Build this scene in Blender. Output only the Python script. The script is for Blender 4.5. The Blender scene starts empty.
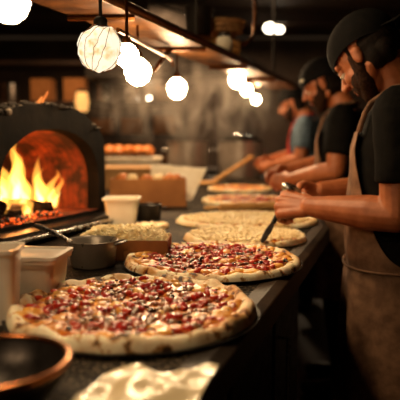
import bpy, bmesh, math, random
from mathutils import Vector, Matrix, noise
random.seed(7)
S = bpy.context.scene
COL = S.collection
PI = math.pi
# ------------------------------------------------------------------ camera
CAMZ = 1.27
PITCH = math.atan(61/600)
cd = bpy.data.cameras.new('camera'); cam = bpy.data.objects.new('camera', cd); COL.objects.link(cam)
cam.location = (0, 0, CAMZ); cam.rotation_euler = (PI/2 - PITCH, 0, 0)
cd.lens = 54; cd.sensor_width = 36; cd.clip_start = 0.02
cd.dof.use_dof = True; cd.dof.focus_distance = 1.36; cd.dof.aperture_fstop = 2.9
S.camera = cam
# ------------------------------------------------------------------ world and exposure
w = bpy.data.worlds.new('world'); S.world = w; w.use_nodes = True
w.node_tree.nodes['Background'].inputs[0].default_value = (1.0, .62, .36, 1)
w.node_tree.nodes['Background'].inputs[1].default_value = .02
S.view_settings.view_transform = 'Standard'; S.view_settings.look = 'None'
S.view_settings.exposure = 0.18; S.view_settings.gamma = 1; S.view_settings.use_curve_mapping = False
BULB = 84.0      # strength of the hanging bulbs
FIRE = 1.0
def area_light(name, loc, size, power, col):
    l = bpy.data.lights.new(name, 'AREA'); l.energy = power; l.color = col; l.shape = 'DISK'; l.size = size
    o = bpy.data.objects.new(name, l); COL.objects.link(o); o.location = loc; return o

def at(px, py, Y):                       # point on the ray of a pixel, at distance Y into the room
    f = Vector((0, math.cos(PITCH), -math.sin(PITCH))); u = Vector((0, math.sin(PITCH), math.cos(PITCH)))
    d = f + Vector((1, 0, 0))*(px-200)/600 + u*(200-py)/600
    return Vector((0, 0, CAMZ)) + d*(Y/d.y)
CT = 0.95                                # height of the counter top

# ------------------------------------------------------------------ materials
def rgb(r, g, b): return (r, g, b, 1)
def hexc(h):
    v = [int(h[i:i+2], 16)/255 for i in (0, 2, 4)]
    return tuple((c/12.92 if c <= .04045 else ((c+.055)/1.055)**2.4) for c in v) + (1,)
def newmat(name):
    m = bpy.data.materials.new(name); m.use_nodes = True
    n = m.node_tree; return m, n, n.nodes['Principled BSDF'], n.nodes['Material Output']
def node(n, t, **kw):
    x = n.nodes.new(t)
    for k, v in kw.items(): setattr(x, k, v)
    return x
def tex(n, scale, detail=4, coord='Object', stretch=None, rough=.55):
    tc = node(n, 'ShaderNodeTexCoord'); t = node(n, 'ShaderNodeTexNoise')
    t.inputs['Scale'].default_value = scale; t.inputs['Detail'].default_value = detail; t.inputs['Roughness'].default_value = rough
    if stretch:
        mp = node(n, 'ShaderNodeMapping'); mp.inputs['Scale'].default_value = stretch
        n.links.new(tc.outputs[coord], mp.inputs['Vector']); n.links.new(mp.outputs[0], t.inputs['Vector'])
    else: n.links.new(tc.outputs[coord], t.inputs['Vector'])
    return t
def ramp(n, src, stops):
    r = node(n, 'ShaderNodeValToRGB'); e = r.color_ramp.elements
    while len(e) < len(stops): e.new(.5)
    for el, (p, c) in zip(e, stops): el.position = p; el.color = c
    n.links.new(src, r.inputs[0]); return r
def pm(name, c1, c2=None, scale=20, rough=.6, metal=0, bump=0, bscale=60, stretch=None, lo=.35, hi=.65, coat=0, sss=0, trans=0, rvar=0, spec=.5):
    m, n, b, o = newmat(name); b.inputs['Specular IOR Level'].default_value = spec
    t = tex(n, scale, stretch=stretch)
    r = ramp(n, t.outputs[0], [(lo, c1), (hi, c2 or tuple(x*.8 for x in c1[:3])+(1,))])
    n.links.new(r.outputs[0], b.inputs['Base Color'])
    b.inputs['Roughness'].default_value = rough; b.inputs['Metallic'].default_value = metal
    b.inputs['Coat Weight'].default_value = coat; b.inputs['Transmission Weight'].default_value = trans
    if sss:
        b.inputs['Subsurface Weight'].default_value = sss; b.inputs['Subsurface Radius'].default_value = (.02, .008, .004); b.inputs['Subsurface Scale'].default_value = .3
    if rvar:
        mr = node(n, 'ShaderNodeMapRange'); mr.inputs[1].default_value = .3; mr.inputs[2].default_value = .7
        mr.inputs[3].default_value = max(.03, rough-rvar); mr.inputs[4].default_value = rough+rvar
        t3 = tex(n, bscale*.6); n.links.new(t3.outputs[0], mr.inputs[0]); n.links.new(mr.outputs[0], b.inputs['Roughness'])
    if bump:
        t2 = tex(n, bscale, stretch=stretch); bp = node(n, 'ShaderNodeBump'); bp.inputs['Strength'].default_value = bump; bp.inputs['Distance'].default_value = .003
        n.links.new(t2.outputs[0], bp.inputs['Height']); n.links.new(bp.outputs[0], b.inputs['Normal'])
    return m
def glow(name, col, strength):
    m, n, b, o = newmat(name)
    b.inputs['Base Color'].default_value = col; b.inputs['Emission Color'].default_value = col; b.inputs['Emission Strength'].default_value = strength
    return m
def crust_mat(name, base, gold, char_at):
    m, n, b, o = newmat(name)
    t = tex(n, 14); r = ramp(n, t.outputs[0], [(.44, base), (.68, gold)])
    t2 = tex(n, 36, 3); r2 = ramp(n, t2.outputs[0], [(char_at-.01, rgb(1, 1, 1)), (char_at+.035, rgb(.6, .36, .16)), (char_at+.1, rgb(.06, .03, .015))])
    mx = node(n, 'ShaderNodeMix', data_type='RGBA', blend_type='MULTIPLY'); mx.inputs[0].default_value = 1
    n.links.new(r.outputs[0], mx.inputs[6]); n.links.new(r2.outputs[0], mx.inputs[7]); n.links.new(mx.outputs[2], b.inputs['Base Color'])
    t3 = tex(n, 55); bp = node(n, 'ShaderNodeBump'); bp.inputs['Strength'].default_value = .5; bp.inputs['Distance'].default_value = .004
    n.links.new(t3.outputs[0], bp.inputs['Height']); n.links.new(bp.outputs[0], b.inputs['Normal'])
    b.inputs['Roughness'].default_value = .65
    b.inputs['Subsurface Weight'].default_value = .1; b.inputs['Subsurface Scale'].default_value = .01
    return m
M = {}
M['crust'] = crust_mat('baked_crust', hexc('f8e8c6'), hexc('d0944c'), .525)
M['crust_pale'] = crust_mat('pale_crust', hexc('fbeecb'), hexc('e8c383'), .58)
M['sauce'] = pm('tomato_sauce', hexc('8e260a'), hexc('dd8424'), 26, .35, bump=.6, bscale=90, coat=.3)
M['melt'] = pm('melted_cheese', hexc('efb04a'), hexc('c8701e'), 30, .4, bump=.6, bscale=70, coat=.2)
M['cheese'] = pm('white_cheese', hexc('fff3cf'), hexc('f6dfa6'), 60, .5, bump=.3)
M['tomato'] = pm('tomato_flesh', hexc('b8220a'), hexc('8c1606'), 60, .3, coat=.15)
M['pepper'] = pm('red_pepper', hexc('cf3e12'), hexc('a0240a'), 60, .3, coat=.15)
M['ham'] = pm('cured_ham', hexc('b45a22'), hexc('7c340c'), 80, .35, coat=.3)
M['mushroom'] = pm('mushroom', hexc('9a6634'), hexc('512c14'), 70, .4, coat=.1)
M['olive'] = pm('dark_olive', hexc('2a1a14'), hexc('14100a'), 70, .25, coat=.4)
M['onion'] = pm('onion', hexc('e8c27a'), hexc('cf9448'), 70, .5, coat=0)
M['herb'] = pm('green_herb', hexc('4c5a22'), hexc('2c3a14'), 70, .5)
M['steel'] = pm('steel', rgb(.55, .53, .5), rgb(.4, .38, .36), 12, .25, 1, bump=.05, rvar=.1)
M['pot_steel'] = pm('brushed_pot_steel', rgb(.36, .31, .27), rgb(.26, .22, .18), 6, .36, .6, bump=.05, rvar=.1)
M['old_steel'] = pm('dull_steel', rgb(.2, .17, .15), rgb(.1, .085, .075), 9, .42, 1, bump=.1, rvar=.15)
M['dark_steel'] = pm('dark_steel', rgb(.05, .043, .038), rgb(.025, .02, .018), 14, .38, .8, bump=.15, rvar=.1)
M['copper'] = pm('worn_copper', hexc('84501f'), hexc('3c2010'), 7, .5, .45, bump=.2, bscale=30, rvar=.12)
M['bronze'] = pm('bronze', hexc('7c4a22'), hexc('4a2812'), 9, .35, 1)
M['iron'] = pm('black_iron', rgb(.012, .01, .009), rgb(.025, .02, .017), 20, .55, .2, bump=.3, spec=.2)
M['crock'] = pm('oven_stone', rgb(.004, .003, .0025), rgb(.010, .007, .005), 14, .8, bump=.9, bscale=35, spec=.08)
M['soot'] = pm('sooty_top', rgb(.03, .024, .02), rgb(.32, .25, .19), 30, .7, bump=1, bscale=50, lo=.52, hi=.72, spec=.08)
M['card'] = pm('cardboard', hexc('a86c38'), hexc('8a5527'), 6, .8, bump=.15, bscale=90)
M['card_pale'] = pm('pale_cardboard', hexc('c79b66'), hexc('a87a47'), 6, .8)
M['wood'] = pm('light_wood', hexc('d9a766'), hexc('b47b3e'), 6, .55, stretch=(1, 12, 12))
M['wood_dark'] = pm('dark_wood', hexc('3a2314'), hexc('1e110a'), 5, .5, stretch=(1, 10, 10), bump=.2)
M['log'] = pm('charred_log', rgb(.005, .004, .003), rgb(.02, .01, .006), 30, .85, bump=1, bscale=45, spec=.08)
M['lid_steel'] = pm('polished_steel', rgb(.7, .66, .6), rgb(.6, .56, .5), 6, .16, 1)
M['copper_rim'] = pm('polished_copper', hexc('c98858'), hexc('a8663c'), 9, .24, 1)
M['plastic'] = pm('milky_plastic', hexc('dcd3c6'), hexc('cbbfae'), 8, .35, coat=.2)
M['plastic_w'] = pm('white_plastic', hexc('f0ead8'), hexc('dfd6bf'), 8, .4, coat=.2)
M['paper'] = pm('white_paper', hexc('f2e9d8'), hexc('dccdb2'), 9, .6, bump=.3, bscale=18)
M['foil'] = pm('greaseproof_paper', hexc('e2d3b4'), hexc('cdb78e'), 7, .3, bump=.5, bscale=22, coat=.3)
M['tshirt'] = pm('black_cotton', rgb(.004, .0035, .0035), rgb(.008, .007, .006), 40, .85, bump=.3, bscale=40, spec=.08)
M['cap'] = pm('black_cap_cloth', rgb(.004, .0035, .0035), rgb(.007, .006, .006), 60, .8, bump=.2, bscale=200, spec=.08)
M['denim'] = pm('blue_grey_cotton', hexc('5b6f80'), hexc('3f4f5c'), 40, .8)
M['red_cloth'] = pm('red_cloth', hexc('b2342a'), hexc('8e241c'), 20, .8)
M['apron'] = pm('beige_canvas', hexc('8d674c'), hexc('684833'), 30, .85, bump=.25, bscale=120)
M['trousers'] = pm('dark_trousers', rgb(.005, .004, .004), rgb(.009, .007, .006), 30, .85, spec=.08)
M['skin'] = pm('skin', hexc('bb7148'), hexc('a05933'), 25, .48, bump=.12, bscale=160, sss=.12)
M['hair'] = pm('dark_hair', hexc('1c110b'), hexc('0d0805'), 120, .6, bump=.8, bscale=300, spec=.08)
M['beard'] = pm('short_beard', hexc('3b2417'), hexc('22140c'), 160, .7, bump=.8, bscale=300, spec=.08)
M['eye'] = pm('eye', hexc('d8cdbc'), hexc('c8bba8'), 5, .15)
M['iris'] = pm('iris', hexc('2a1a10'), hexc('1a100a'), 5, .15)
M['lip'] = pm('lips', hexc('a1583f'), hexc('8c4733'), 30, .45)
M['shoe'] = pm('black_shoe', rgb(.01, .01, .01), rgb(.02, .02, .02), 20, .4)
M['bulb'] = glow('warm_bulb', rgb(1, .72, .40), BULB)
M['bulb_white'] = glow('white_lamp', rgb(1, .86, .62), 9)
M['sconce'] = glow('amber_lamp', rgb(1, .5, .14), .9)
M['glass'] = pm('smoky_glass', rgb(.9, .82, .7), rgb(.85, .75, .6), 10, .08, trans=.85)
M['grout'] = pm('rim_paint', rgb(.1, .07, .05), rgb(.05, .035, .025), 6, .4)
M['bread'] = pm('bread_crust', hexc('d9893f'), hexc('a85a22'), 18, .6, bump=.3, bscale=30)
M['dough'] = pm('dough_ball', hexc('ecd6ab'), hexc('d8b985'), 10, .6)
M['food_mix'] = pm('food_mix', hexc('cfa26a'), hexc('9c6a38'), 40, .6, bump=.6, bscale=60)
M['wall'] = pm('stained_plaster', hexc('4a3626'), hexc('2f2118'), 2.2, .7, bump=.2, bscale=10)
M['wall_grey'] = pm('grey_brown_plaster', hexc('5c4a3c'), hexc('3a2d24'), 1.6, .7, bump=.2, bscale=10)
M['ceil'] = pm('dark_ceiling', hexc('4a3526'), hexc('2c1e15'), 2, .7, stretch=(1, .2, 1), bump=.2, bscale=8)
M['floor'] = pm('dark_floor', hexc('2a1d15'), hexc('1a120d'), 3, .5, bump=.2, bscale=14)
# worktop: dark metal with flour dust
def worktop_mat():
    m, n, b, o = newmat('floured_worktop')
    t = tex(n, 5); t2 = tex(n, 160, 2, rough=.7)
    mm = node(n, 'ShaderNodeMath', operation='MULTIPLY'); 
    r1 = ramp(n, t.outputs[0], [(.42, rgb(.03, .03, .03)), (.6, rgb(.75, .75, .75))]); r2 = ramp(n, t2.outputs[0], [(.54, rgb(0, 0, 0)), (.66, rgb(1, 1, 1))])
    n.links.new(r1.outputs[0], mm.inputs[0]); n.links.new(r2.outputs[0], mm.inputs[1])
    mx = node(n, 'ShaderNodeMix', data_type='RGBA'); mx.inputs[6].default_value = rgb(.009, .007, .006); mx.inputs[7].default_value = rgb(.55, .42, .28)
    n.links.new(mm.outputs[0], mx.inputs[0]); n.links.new(mx.outputs[2], b.inputs['Base Color'])
    b.inputs['Roughness'].default_value = .42; b.inputs['Specular IOR Level'].default_value = .03
    wv = node(n, 'ShaderNodeTexWave'); wv.inputs['Scale'].default_value = 22; wv.inputs['Distortion'].default_value = .6; wv.bands_direction = 'Y'
    tc = node(n, 'ShaderNodeTexCoord'); n.links.new(tc.outputs['Object'], wv.inputs[0])
    bp = node(n, 'ShaderNodeBump'); bp.inputs['Strength'].default_value = .5; bp.inputs['Distance'].default_value = .004
    n.links.new(wv.outputs[1], bp.inputs['Height']); n.links.new(bp.outputs[0], b.inputs['Normal'])
    return m
M['worktop'] = worktop_mat()
def brick_mat():
    m, n, b, o = newmat('fire_brick')
    tc = node(n, 'ShaderNodeTexCoord'); br = node(n, 'ShaderNodeTexBrick'); br.inputs['Scale'].default_value = 9
    br.inputs['Color1'].default_value = hexc('9a4420'); br.inputs['Color2'].default_value = hexc('742c12'); br.inputs['Mortar'].default_value = hexc('602810')
    n.links.new(tc.outputs['Object'], br.inputs[0])
    t = tex(n, 10); mx = node(n, 'ShaderNodeMix', data_type='RGBA', blend_type='MULTIPLY'); mx.inputs[0].default_value = 1
    r = ramp(n, t.outputs[0], [(.42, rgb(.12, .1, .1)), (.62, rgb(1, 1, 1))])
    n.links.new(br.outputs[0], mx.inputs[6]); n.links.new(r.outputs[0], mx.inputs[7]); n.links.new(mx.outputs[2], b.inputs['Base Color'])
    b.inputs['Roughness'].default_value = .8; return m
M['brick'] = brick_mat()
def ember_mat():
    m, n, b, o = newmat('embers')
    t = tex(n, 60, 3); r = ramp(n, t.outputs[0], [(.5, rgb(0, 0, 0)), (.64, rgb(1, .10, .01)), (.8, rgb(1, .35, .05))])
    n.links.new(r.outputs[0], b.inputs['Emission Color']); b.inputs['Emission Strength'].default_value = 2
    b.inputs['Base Color'].default_value = rgb(.02, .012, .01); return m
M['ember'] = ember_mat()
def flame_mat(name, col, s):
    m = bpy.data.materials.new(name); m.use_nodes = True; n = m.node_tree; n.nodes.clear()
    o = node(n, 'ShaderNodeOutputMaterial'); e = node(n, 'ShaderNodeEmission'); e.inputs[0].default_value = col; e.inputs[1].default_value = s
    n.links.new(e.outputs[0], o.inputs['Volume']); return m
M['flame'] = flame_mat('flame_gas', rgb(1, .38, .05), 48)
M['flame_core'] = flame_mat('flame_core_gas', rgb(1, .58, .16), 90)
def steam_mat():
    m = bpy.data.materials.new('steam'); m.use_nodes = True; n = m.node_tree; n.nodes.clear()
    o = node(n, 'ShaderNodeOutputMaterial'); v = node(n, 'ShaderNodeVolumePrincipled'); v.inputs['Color'].default_value = rgb(.95, .86, .76); v.inputs['Anisotropy'].default_value = .2
    t = tex(n, 6.5, 4, stretch=(1, 1, .55)); t.inputs['Distortion'].default_value = 1.1
    tc = node(n, 'ShaderNodeTexCoord'); g = node(n, 'ShaderNodeTexGradient', gradient_type='SPHERICAL')
    mp = node(n, 'ShaderNodeMapping'); mp.inputs['Location'].default_value = (-1, -1, -1); mp.inputs['Scale'].default_value = (2, 2, 2)
    n.links.new(tc.outputs['Generated'], mp.inputs[0]); n.links.new(mp.outputs[0], g.inputs[0])
    r = ramp(n, t.outputs[0], [(.49, rgb(0, 0, 0)), (.68, rgb(1, 1, 1))])
    a = node(n, 'ShaderNodeMath', operation='MULTIPLY'); c = node(n, 'ShaderNodeMath', operation='MULTIPLY'); c.inputs[1].default_value = 5.5
    n.links.new(r.outputs[0], a.inputs[0]); n.links.new(g.outputs[1], a.inputs[1]); n.links.new(a.outputs[0], c.inputs[0]); n.links.new(c.outputs[0], v.inputs['Density'])
    n.links.new(v.outputs[0], o.inputs['Volume']); return m
M['steam'] = steam_mat()

# ------------------------------------------------------------------ mesh helpers
class MB:
    def __init__(s): s.v = []; s.f = []
    def add(s, vs, fs):
        o = len(s.v); s.v += [Vector(v) for v in vs]; s.f += [tuple(i+o for i in f) for f in fs]; return s
    def loft(s, rings, caps=True, closed=False):
        n = len(rings[0]); vs = [p for r in rings for p in r]; fs = []
        m = len(rings)
        for i in range(m if closed else m-1):
            for j in range(n):
                a = i*n+j; b = i*n+(j+1) % n; i2 = (i+1) % m
                fs.append((a, b, i2*n+(j+1) % n, i2*n+j))
        if caps and not closed: fs.append(tuple(reversed(range(n)))); fs.append(tuple((m-1)*n+j for j in range(n)))
        return s.add(vs, fs)
    def box(s, c, d, rz=0, taper=1, ax=None):
        c = Vector(c); R = ax or Matrix.Rotation(rz, 3, 'Z'); vs = []
        for z in (-1, 1):
            t = taper if z < 0 else 1
            for x, y in ((-1, -1), (1, -1), (1, 1), (-1, 1)): vs.append(c + R @ Vector((x*d[0]/2*t, y*d[1]/2*t, z*d[2]/2)))
        return s.add(vs, [(3, 2, 1, 0), (4, 5, 6, 7), (0, 1, 5, 4), (1, 2, 6, 5), (2, 3, 7, 6), (3, 0, 4, 7)])
    def tube(s, pts, rad, n=12, caps=True, closed=False):
        pts = [Vector(p) for p in pts]; k = len(pts)
        if not hasattr(rad, '__len__'): rad = [rad]*k
        rings = []; up = None
        for i, p in enumerate(pts):
            a = pts[(i-1) % k] if (i or closed) else pts[0]; b = pts[(i+1) % k] if (i < k-1 or closed) else pts[-1]
            t = (b-a).normalized()
            if up is None: up = t.orthogonal().normalized()
            up = (up - t*up.dot(t)); up = up.normalized() if up.length > 1e-6 else t.orthogonal().normalized()
            q = t.cross(up)
            rings.append([p + (up*math.cos(2*PI*j/n) + q*math.sin(2*PI*j/n))*rad[i] for j in range(n)])
        return s.loft(rings, caps, closed)
    def ell(s, c, r, ax=None, nu=16, nv=10):
        c = Vector(c); r = r if hasattr(r, '__len__') else (r, r, r); R = ax or Matrix.Identity(3); rings = []
        vs = [c + R @ Vector((0, 0, -r[2]))]; fs = []
        for i in range(1, nv):
            ph = -PI/2 + PI*i/nv
            for j in range(nu): vs.append(c + R @ Vector((r[0]*math.cos(ph)*math.cos(2*PI*j/nu), r[1]*math.cos(ph)*math.sin(2*PI*j/nu), r[2]*math.sin(ph))))
        vs.append(c + R @ Vector((0, 0, r[2])))
        for j in range(nu): fs.append((0, 1+(j+1) % nu, 1+j))
        for i in range(nv-2):
            for j in range(nu): a = 1+i*nu+j; b = 1+i*nu+(j+1) % nu; fs.append((a, b, b+nu, a+nu))
        t = 1+(nv-2)*nu; e = len(vs)-1
        for j in range(nu): fs.append((t+j, t+(j+1) % nu, e))
        return s.add(vs, fs)
    def cap(s, a, b, ra, rb, n=14):       # tapered limb with round ends
        a = Vector(a); b = Vector(b); s.tube([a, b], [ra, rb], n); s.ell(a, ra, nu=n, nv=8); s.ell(b, rb, nu=n, nv=8); return s
    def chain(s, pts, rs, n=14):
        for i in range(len(pts)-1): s.cap(pts[i], pts[i+1], rs[i], rs[i+1], n)
        return s
    def lathe(s, prof, c=(0, 0, 0), n=40, axis=None):
        c = Vector(c); R = axis or Matrix.Identity(3); rings = [[c + R @ Vector((r*math.cos(2*PI*j/n), r*math.sin(2*PI*j/n), z)) for j in range(n)] for r, z in prof]
        return s.loft(rings, caps=True)
    def prism(s, poly, z0, z1):
        n = len(poly); vs = [(x, y, z0) for x, y in poly]+[(x, y, z1) for x, y in poly]
        return s.add(vs, [tuple(reversed(range(n))), tuple(range(n, 2*n))]+[(i, (i+1) % n, n+(i+1) % n, n+i) for i in range(n)])
    def mesh(s, name):
        me = bpy.data.meshes.new(name); me.from_pydata([tuple(v) for v in s.v], [], s.f); me.update()
        bm = bmesh.new(); bm.from_mesh(me); bmesh.ops.recalc_face_normals(bm, faces=bm.faces); bm.to_mesh(me); bm.free()
        return me
def smooth(me, on=True):
    me.polygons.foreach_set('use_smooth', [on]*len(me.polygons)); me.update()
def build(name, mb, mat, parent=None, sm=True, bevel=0, solid=0, sub=0, organic=0, iters=3, wrinkle=0, wscale=10, loc=None):
    me = mb if isinstance(mb, bpy.types.Mesh) else mb.mesh(name)
    o = bpy.data.objects.new(name, me); COL.objects.link(o)
    if organic or solid or sub or bevel:
        if organic:
            r = o.modifiers.new('r', 'REMESH'); r.mode = 'VOXEL'; r.voxel_size = organic
            q = o.modifiers.new('s', 'SMOOTH'); q.iterations = iters; q.factor = .6
        if solid: q = o.modifiers.new('t', 'SOLIDIFY'); q.thickness = solid; q.offset = 0
        if bevel: q = o.modifiers.new('b', 'BEVEL'); q.width = bevel; q.segments = 2; q.limit_method = 'ANGLE'
        if sub: q = o.modifiers.new('u', 'SUBSURF'); q.levels = sub; q.render_levels = sub
        dg = bpy.context.evaluated_depsgraph_get(); me2 = bpy.data.meshes.new_from_object(o.evaluated_get(dg))
        o.modifiers.clear(); o.data = me2; me2.name = name; me = me2
    if wrinkle:
        cos = [v.co.copy() for v in me.vertices]; nos = [v.normal.copy() for v in me.vertices]; out = []
        for c_, n_ in zip(cos, nos): out.extend(c_ + n_*((noise.noise(c_*wscale) + .5*noise.noise(c_*wscale*2.3))*wrinkle))
        me.vertices.foreach_set('co', out); me.update()
    smooth(me, sm)
    if sm and not organic: me.set_sharp_from_angle(angle=math.radians(40))
    me.materials.clear(); me.materials.append(M[mat])
    if parent: o.parent = parent
    if loc is not None: o.location = loc
    return o
def tag(o, label=None, cat=None, group=None, kind=None):
    if label: o['label'] = label
    if cat: o['category'] = cat
    if group: o['group'] = group
    if kind: o['kind'] = kind
    return o
def thing(name, label, cat, loc=(0, 0, 0), rz=0, group=None):
    o = bpy.data.objects.new(name, None); COL.objects.link(o); o.empty_display_size = .05
    o.location = loc; o.rotation_euler = (0, 0, rz); return tag(o, label, cat, group)
def structure(name, mb, mat, **k): return tag(build(name, mb, mat, sm=False, **k), kind='structure')
def share(name, me, parent, loc, rot=(0, 0, 0), sc=1):
    o = bpy.data.objects.new(name, me); COL.objects.link(o); o.parent = parent; o.location = loc; o.rotation_euler = rot; o.scale = (sc, sc, sc); return o
def mesh_only(name, mb, mat, sm=True, bevel=0, sub=0):
    o = build(name, mb, mat, sm=sm, bevel=bevel, sub=sub); me = o.data; bpy.data.objects.remove(o); return me

# ------------------------------------------------------------------ the room
structure('floor', MB().box((-.2, 3.4, -.05), (5.6, 10.4, .1)), 'floor')
structure('ceiling', MB().box((-.2, 3.4, 2.75), (5.6, 10.4, .1)), 'ceil')
structure('wall_back', MB().box((-.2, 8.55, 1.35), (5.6, .1, 2.6)), 'wall')
structure('wall_left', MB().box((-2.95, 3.4, 1.35), (.1, 10.2, 2.6)), 'wall')
structure('wall_right', MB().box((2.55, 3.4, 1.35), (.1, 10.2, 2.6)), 'wall_grey')
structure('wall_front', MB().box((-.2, -1.75, 1.35), (5.6, .1, 2.6)), 'wall_grey')
for i, y in enumerate((1.2, 3.1, 5.0, 6.9)):
    structure('trim_%d' % (i+1), MB().box((-.2, y, 2.62), (5.5, .16, .14)), 'wood_dark')
# general light of the far ceiling, plus added fill and highlight lights
area_light('front_fill_light', (-.62, .3, 1.68), .22, 4.2, (1, .68, .37))  # added fill beside the camera, brightens the front crust and tubs
area_light('counter_fill_light', (-.50, 1.75, 2.4), .25, 15, (1, .68, .36))  # added overhead fill, gives pizzas and arms more light from above
area_light('far_ceiling_light', (-.5, 4.6, 2.45), .6, 55, (1, .62, .32))
area_light('lid_highlight_light', (.35, 7.0, 2.5), .4, 40, (1, .70, .42))  # added behind the pots to put a highlight on the lid

# ------------------------------------------------------------------ counter
edge = [(-.247, 0.05), (0, .765), (.318, 1.73), (.46, 2.17), (.5, 2.5), (.52, 3.2), (.56, 5.3)]
ctr = thing('kitchen_counter', 'long dark floured prep counter that holds the pizzas and the oven', 'counter', (0, 0, 0))
build('worktop', MB().prism([(-1.9, .05)]+edge+[(-1.9, 5.3)], CT-.03, CT), 'worktop', ctr, sm=False)
inn = [(x-.03, y) for x, y in edge]
build('base_panel', MB().prism([(-1.85, .1)]+[(x-.10, y) for x, y in edge[1:]]+[(-1.85, 5.25)], .1, CT-.12), 'wood_dark', ctr, sm=False)
rail = MB()
rings = []
for x, y in edge:
    rings.append([Vector((x+dx, y, z)) for dx, z in ((-.045, CT+.002), (-.01, CT+.004), (.012, CT-.004), (.016, CT-.05), (.0, CT-.055), (-.045, CT-.031))])
rail.loft(rings); M['rail'] = pm('worn_dark_rail', rgb(.045, .028, .018), rgb(.016, .011, .008), 8, .5, .1, bump=.2, spec=.15)
build('edge_rail', rail, 'rail', ctr, sm=False, bevel=.003)
build('plinth', MB().prism([(-1.85, .1)]+[(x-.18, y) for x, y in edge[1:]]+[(-1.85, 5.25)], 0, .1), 'iron', ctr, sm=False)
d = Vector((.318, .965, 0)).normalized(); rot = math.atan2(d.y, d.x)
for k in range(3):
    p = Vector((0, .765, 0)) + d*(.22+.46*k) + Vector((-.088, .0, .5))
    dr = build('cabinet_door', MB().box((0, 0, 0), (.42, .02, .62)), 'dark_steel', ctr, sm=False, bevel=.004, loc=p); dr.rotation_euler = (0, 0, rot)
    h = build('door_handle', MB().tube([(-.17, -.01, -.2), (-.17, -.04, -.2), (-.17, -.04, .2), (-.17, -.01, .2)], .006, 8), 'steel', dr)

# ------------------------------------------------------------------ pizzas
def dough_mesh(R, seed, th=.010, rim=.022, n=110, wob=.02):
    mb = MB(); prof = [(.0, th*.7), (.3, th*.8), (.6, th*.9), (.80, th), (.86, th*1.3), (.90, rim*.85), (.93, rim), (.96, rim*.96), (.98, rim*.78), (.995, rim*.5), (1, rim*.22), (.975, 0), (.5, 0), (.01, 0)]
    rings = []
    for r, z in prof:
        ring = []
        for j in range(n):
            a = 2*PI*j/n; ca, sa = math.cos(a), math.sin(a)
            w_ = 1 + wob*noise.noise(Vector((ca*1.6, sa*1.6, seed))) + wob*.4*noise.noise(Vector((ca*5, sa*5, seed+3)))
            zz = z
            if r > .8 and z > 0: zz = z*(1 + .38*noise.noise(Vector((ca*6, sa*6, seed+9))) + .2*noise.noise(Vector((ca*15, sa*15, r*6+seed))))
            ring.append(Vector((R*r*w_*ca, R*r*w_*sa, zz)))
        rings.append(ring)
    rings[0] = [v*1 for v in rings[0]]
    return mb.loft(rings)
def disc_mesh(R, seed, z, amp, n=90, m=16):
    mb = MB(); vs = [Vector((0, 0, z))]; fs = []
    for i in range(1, m+1):
        for j in range(n):
            a = 2*PI*j/n; ca, sa = math.cos(a), math.sin(a)
            rr = R*i/m*(1+.04*noise.noise(Vector((ca*4, sa*4, seed)))*(i/m))
            p = Vector((rr*ca, rr*sa, z)); p.z += amp*(noise.noise(p*45+Vector((seed, 0, 0)))+.5*noise.noise(p*110)) + .004*math.sin(PI*.5*min(1, max(0, (i/m-.7)/.3)))
            if i == m: p.z = z-.006
            vs.append(p)
    for j in range(n): fs.append((0, 1+j, 1+(j+1) % n))
    for i in range(m-1):
        for j in range(n): a = 1+i*n+j; b = 1+i*n+(j+1) % n; fs.append((a, a+n, b+n, b))
    return mb.add(vs, fs)
def chunk(dx, dy, dz, seed):
    mb = MB().ell((0, 0, 0), (dx/2, dy/2, dz/2), nu=8, nv=6)
    for v in mb.v:
        v *= 1 + .45*noise.noise(v*160+Vector((seed*7.3, 0, 0)))
    return mb
def curl(dx, dy, dz, seed):            # a bent slice
    mb = MB(); rings = []
    for i in range(6):
        a = -1+2*i/5; x = a*dx/2; z = -a*a*dz*1.2
        w_ = dy/2*math.sqrt(max(.15, 1-a*a*.85))
        rings.append([Vector((x, y, z+zz)) for y, zz in ((-w_, 0), (-w_*.6, dz*.25), (w_*.6, dz*.25), (w_, 0), (w_*.5, -dz*.25), (-w_*.5, -dz*.25))])
    return mb.loft(rings)
def variants(name, f, mat, dims, k=3):
    return [mesh_only(name, f(*[q*random.uniform(.8, 1.2) for q in dims], i+len(name)), mat) for i in range(k)]
TOP = {
 'tomato_chunk': variants('tomato_chunk', chunk, 'tomato', (.022, .017, .011)),
 'pepper_piece': variants('pepper_piece', chunk, 'pepper', (.018, .013, .009)),
 'ham_piece': variants('ham_piece', curl, 'ham', (.026, .016, .006)),
 'mushroom_slice': variants('mushroom_slice', curl, 'mushroom', (.024, .016, .007)),
 'olive_piece': variants('olive_piece', chunk, 'olive', (.012, .010, .008)),
 'onion_piece': variants('onion_piece', curl, 'onion', (.017, .008, .004)),
 'herb_leaf': variants('herb_leaf', curl, 'herb', (.014, .008, .003)),
}
def crumbs(name, R, n, z, mat, parent, size=.005, label=None):
    mb = MB()
    for _ in range(n):
        r = R*math.sqrt(random.random()); a = random.uniform(0, 2*PI); s_ = size*random.uniform(.6, 1.3)
        mb.ell((r*math.cos(a), r*math.sin(a), z+random.uniform(-.001, .003)), (s_, s_*.7, s_*.5), Matrix.Rotation(a*5, 3, 'Z'), nu=6, nv=4)
    return tag(build(name, mb, mat, parent), kind='stuff')
def shreds_mb(pts_fn, n, L=.022, r=.0016):
    mb = MB()
    for _ in range(n):
        p, tilt = pts_fn(); a = random.uniform(0, 2*PI); l = L*random.uniform(.5, 1.2)
        d_ = Vector((math.cos(a), math.sin(a), random.uniform(-.35, .35)*tilt)); side = d_.cross(Vector((0, 0, 1))).normalized()
        k = random.uniform(-.3, .3)*l
        mb.tube([p-d_*l/2, p+side*k, p+d_*l/2], [r*.8, r*1.2, r*.8], 4)
    return mb
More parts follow.
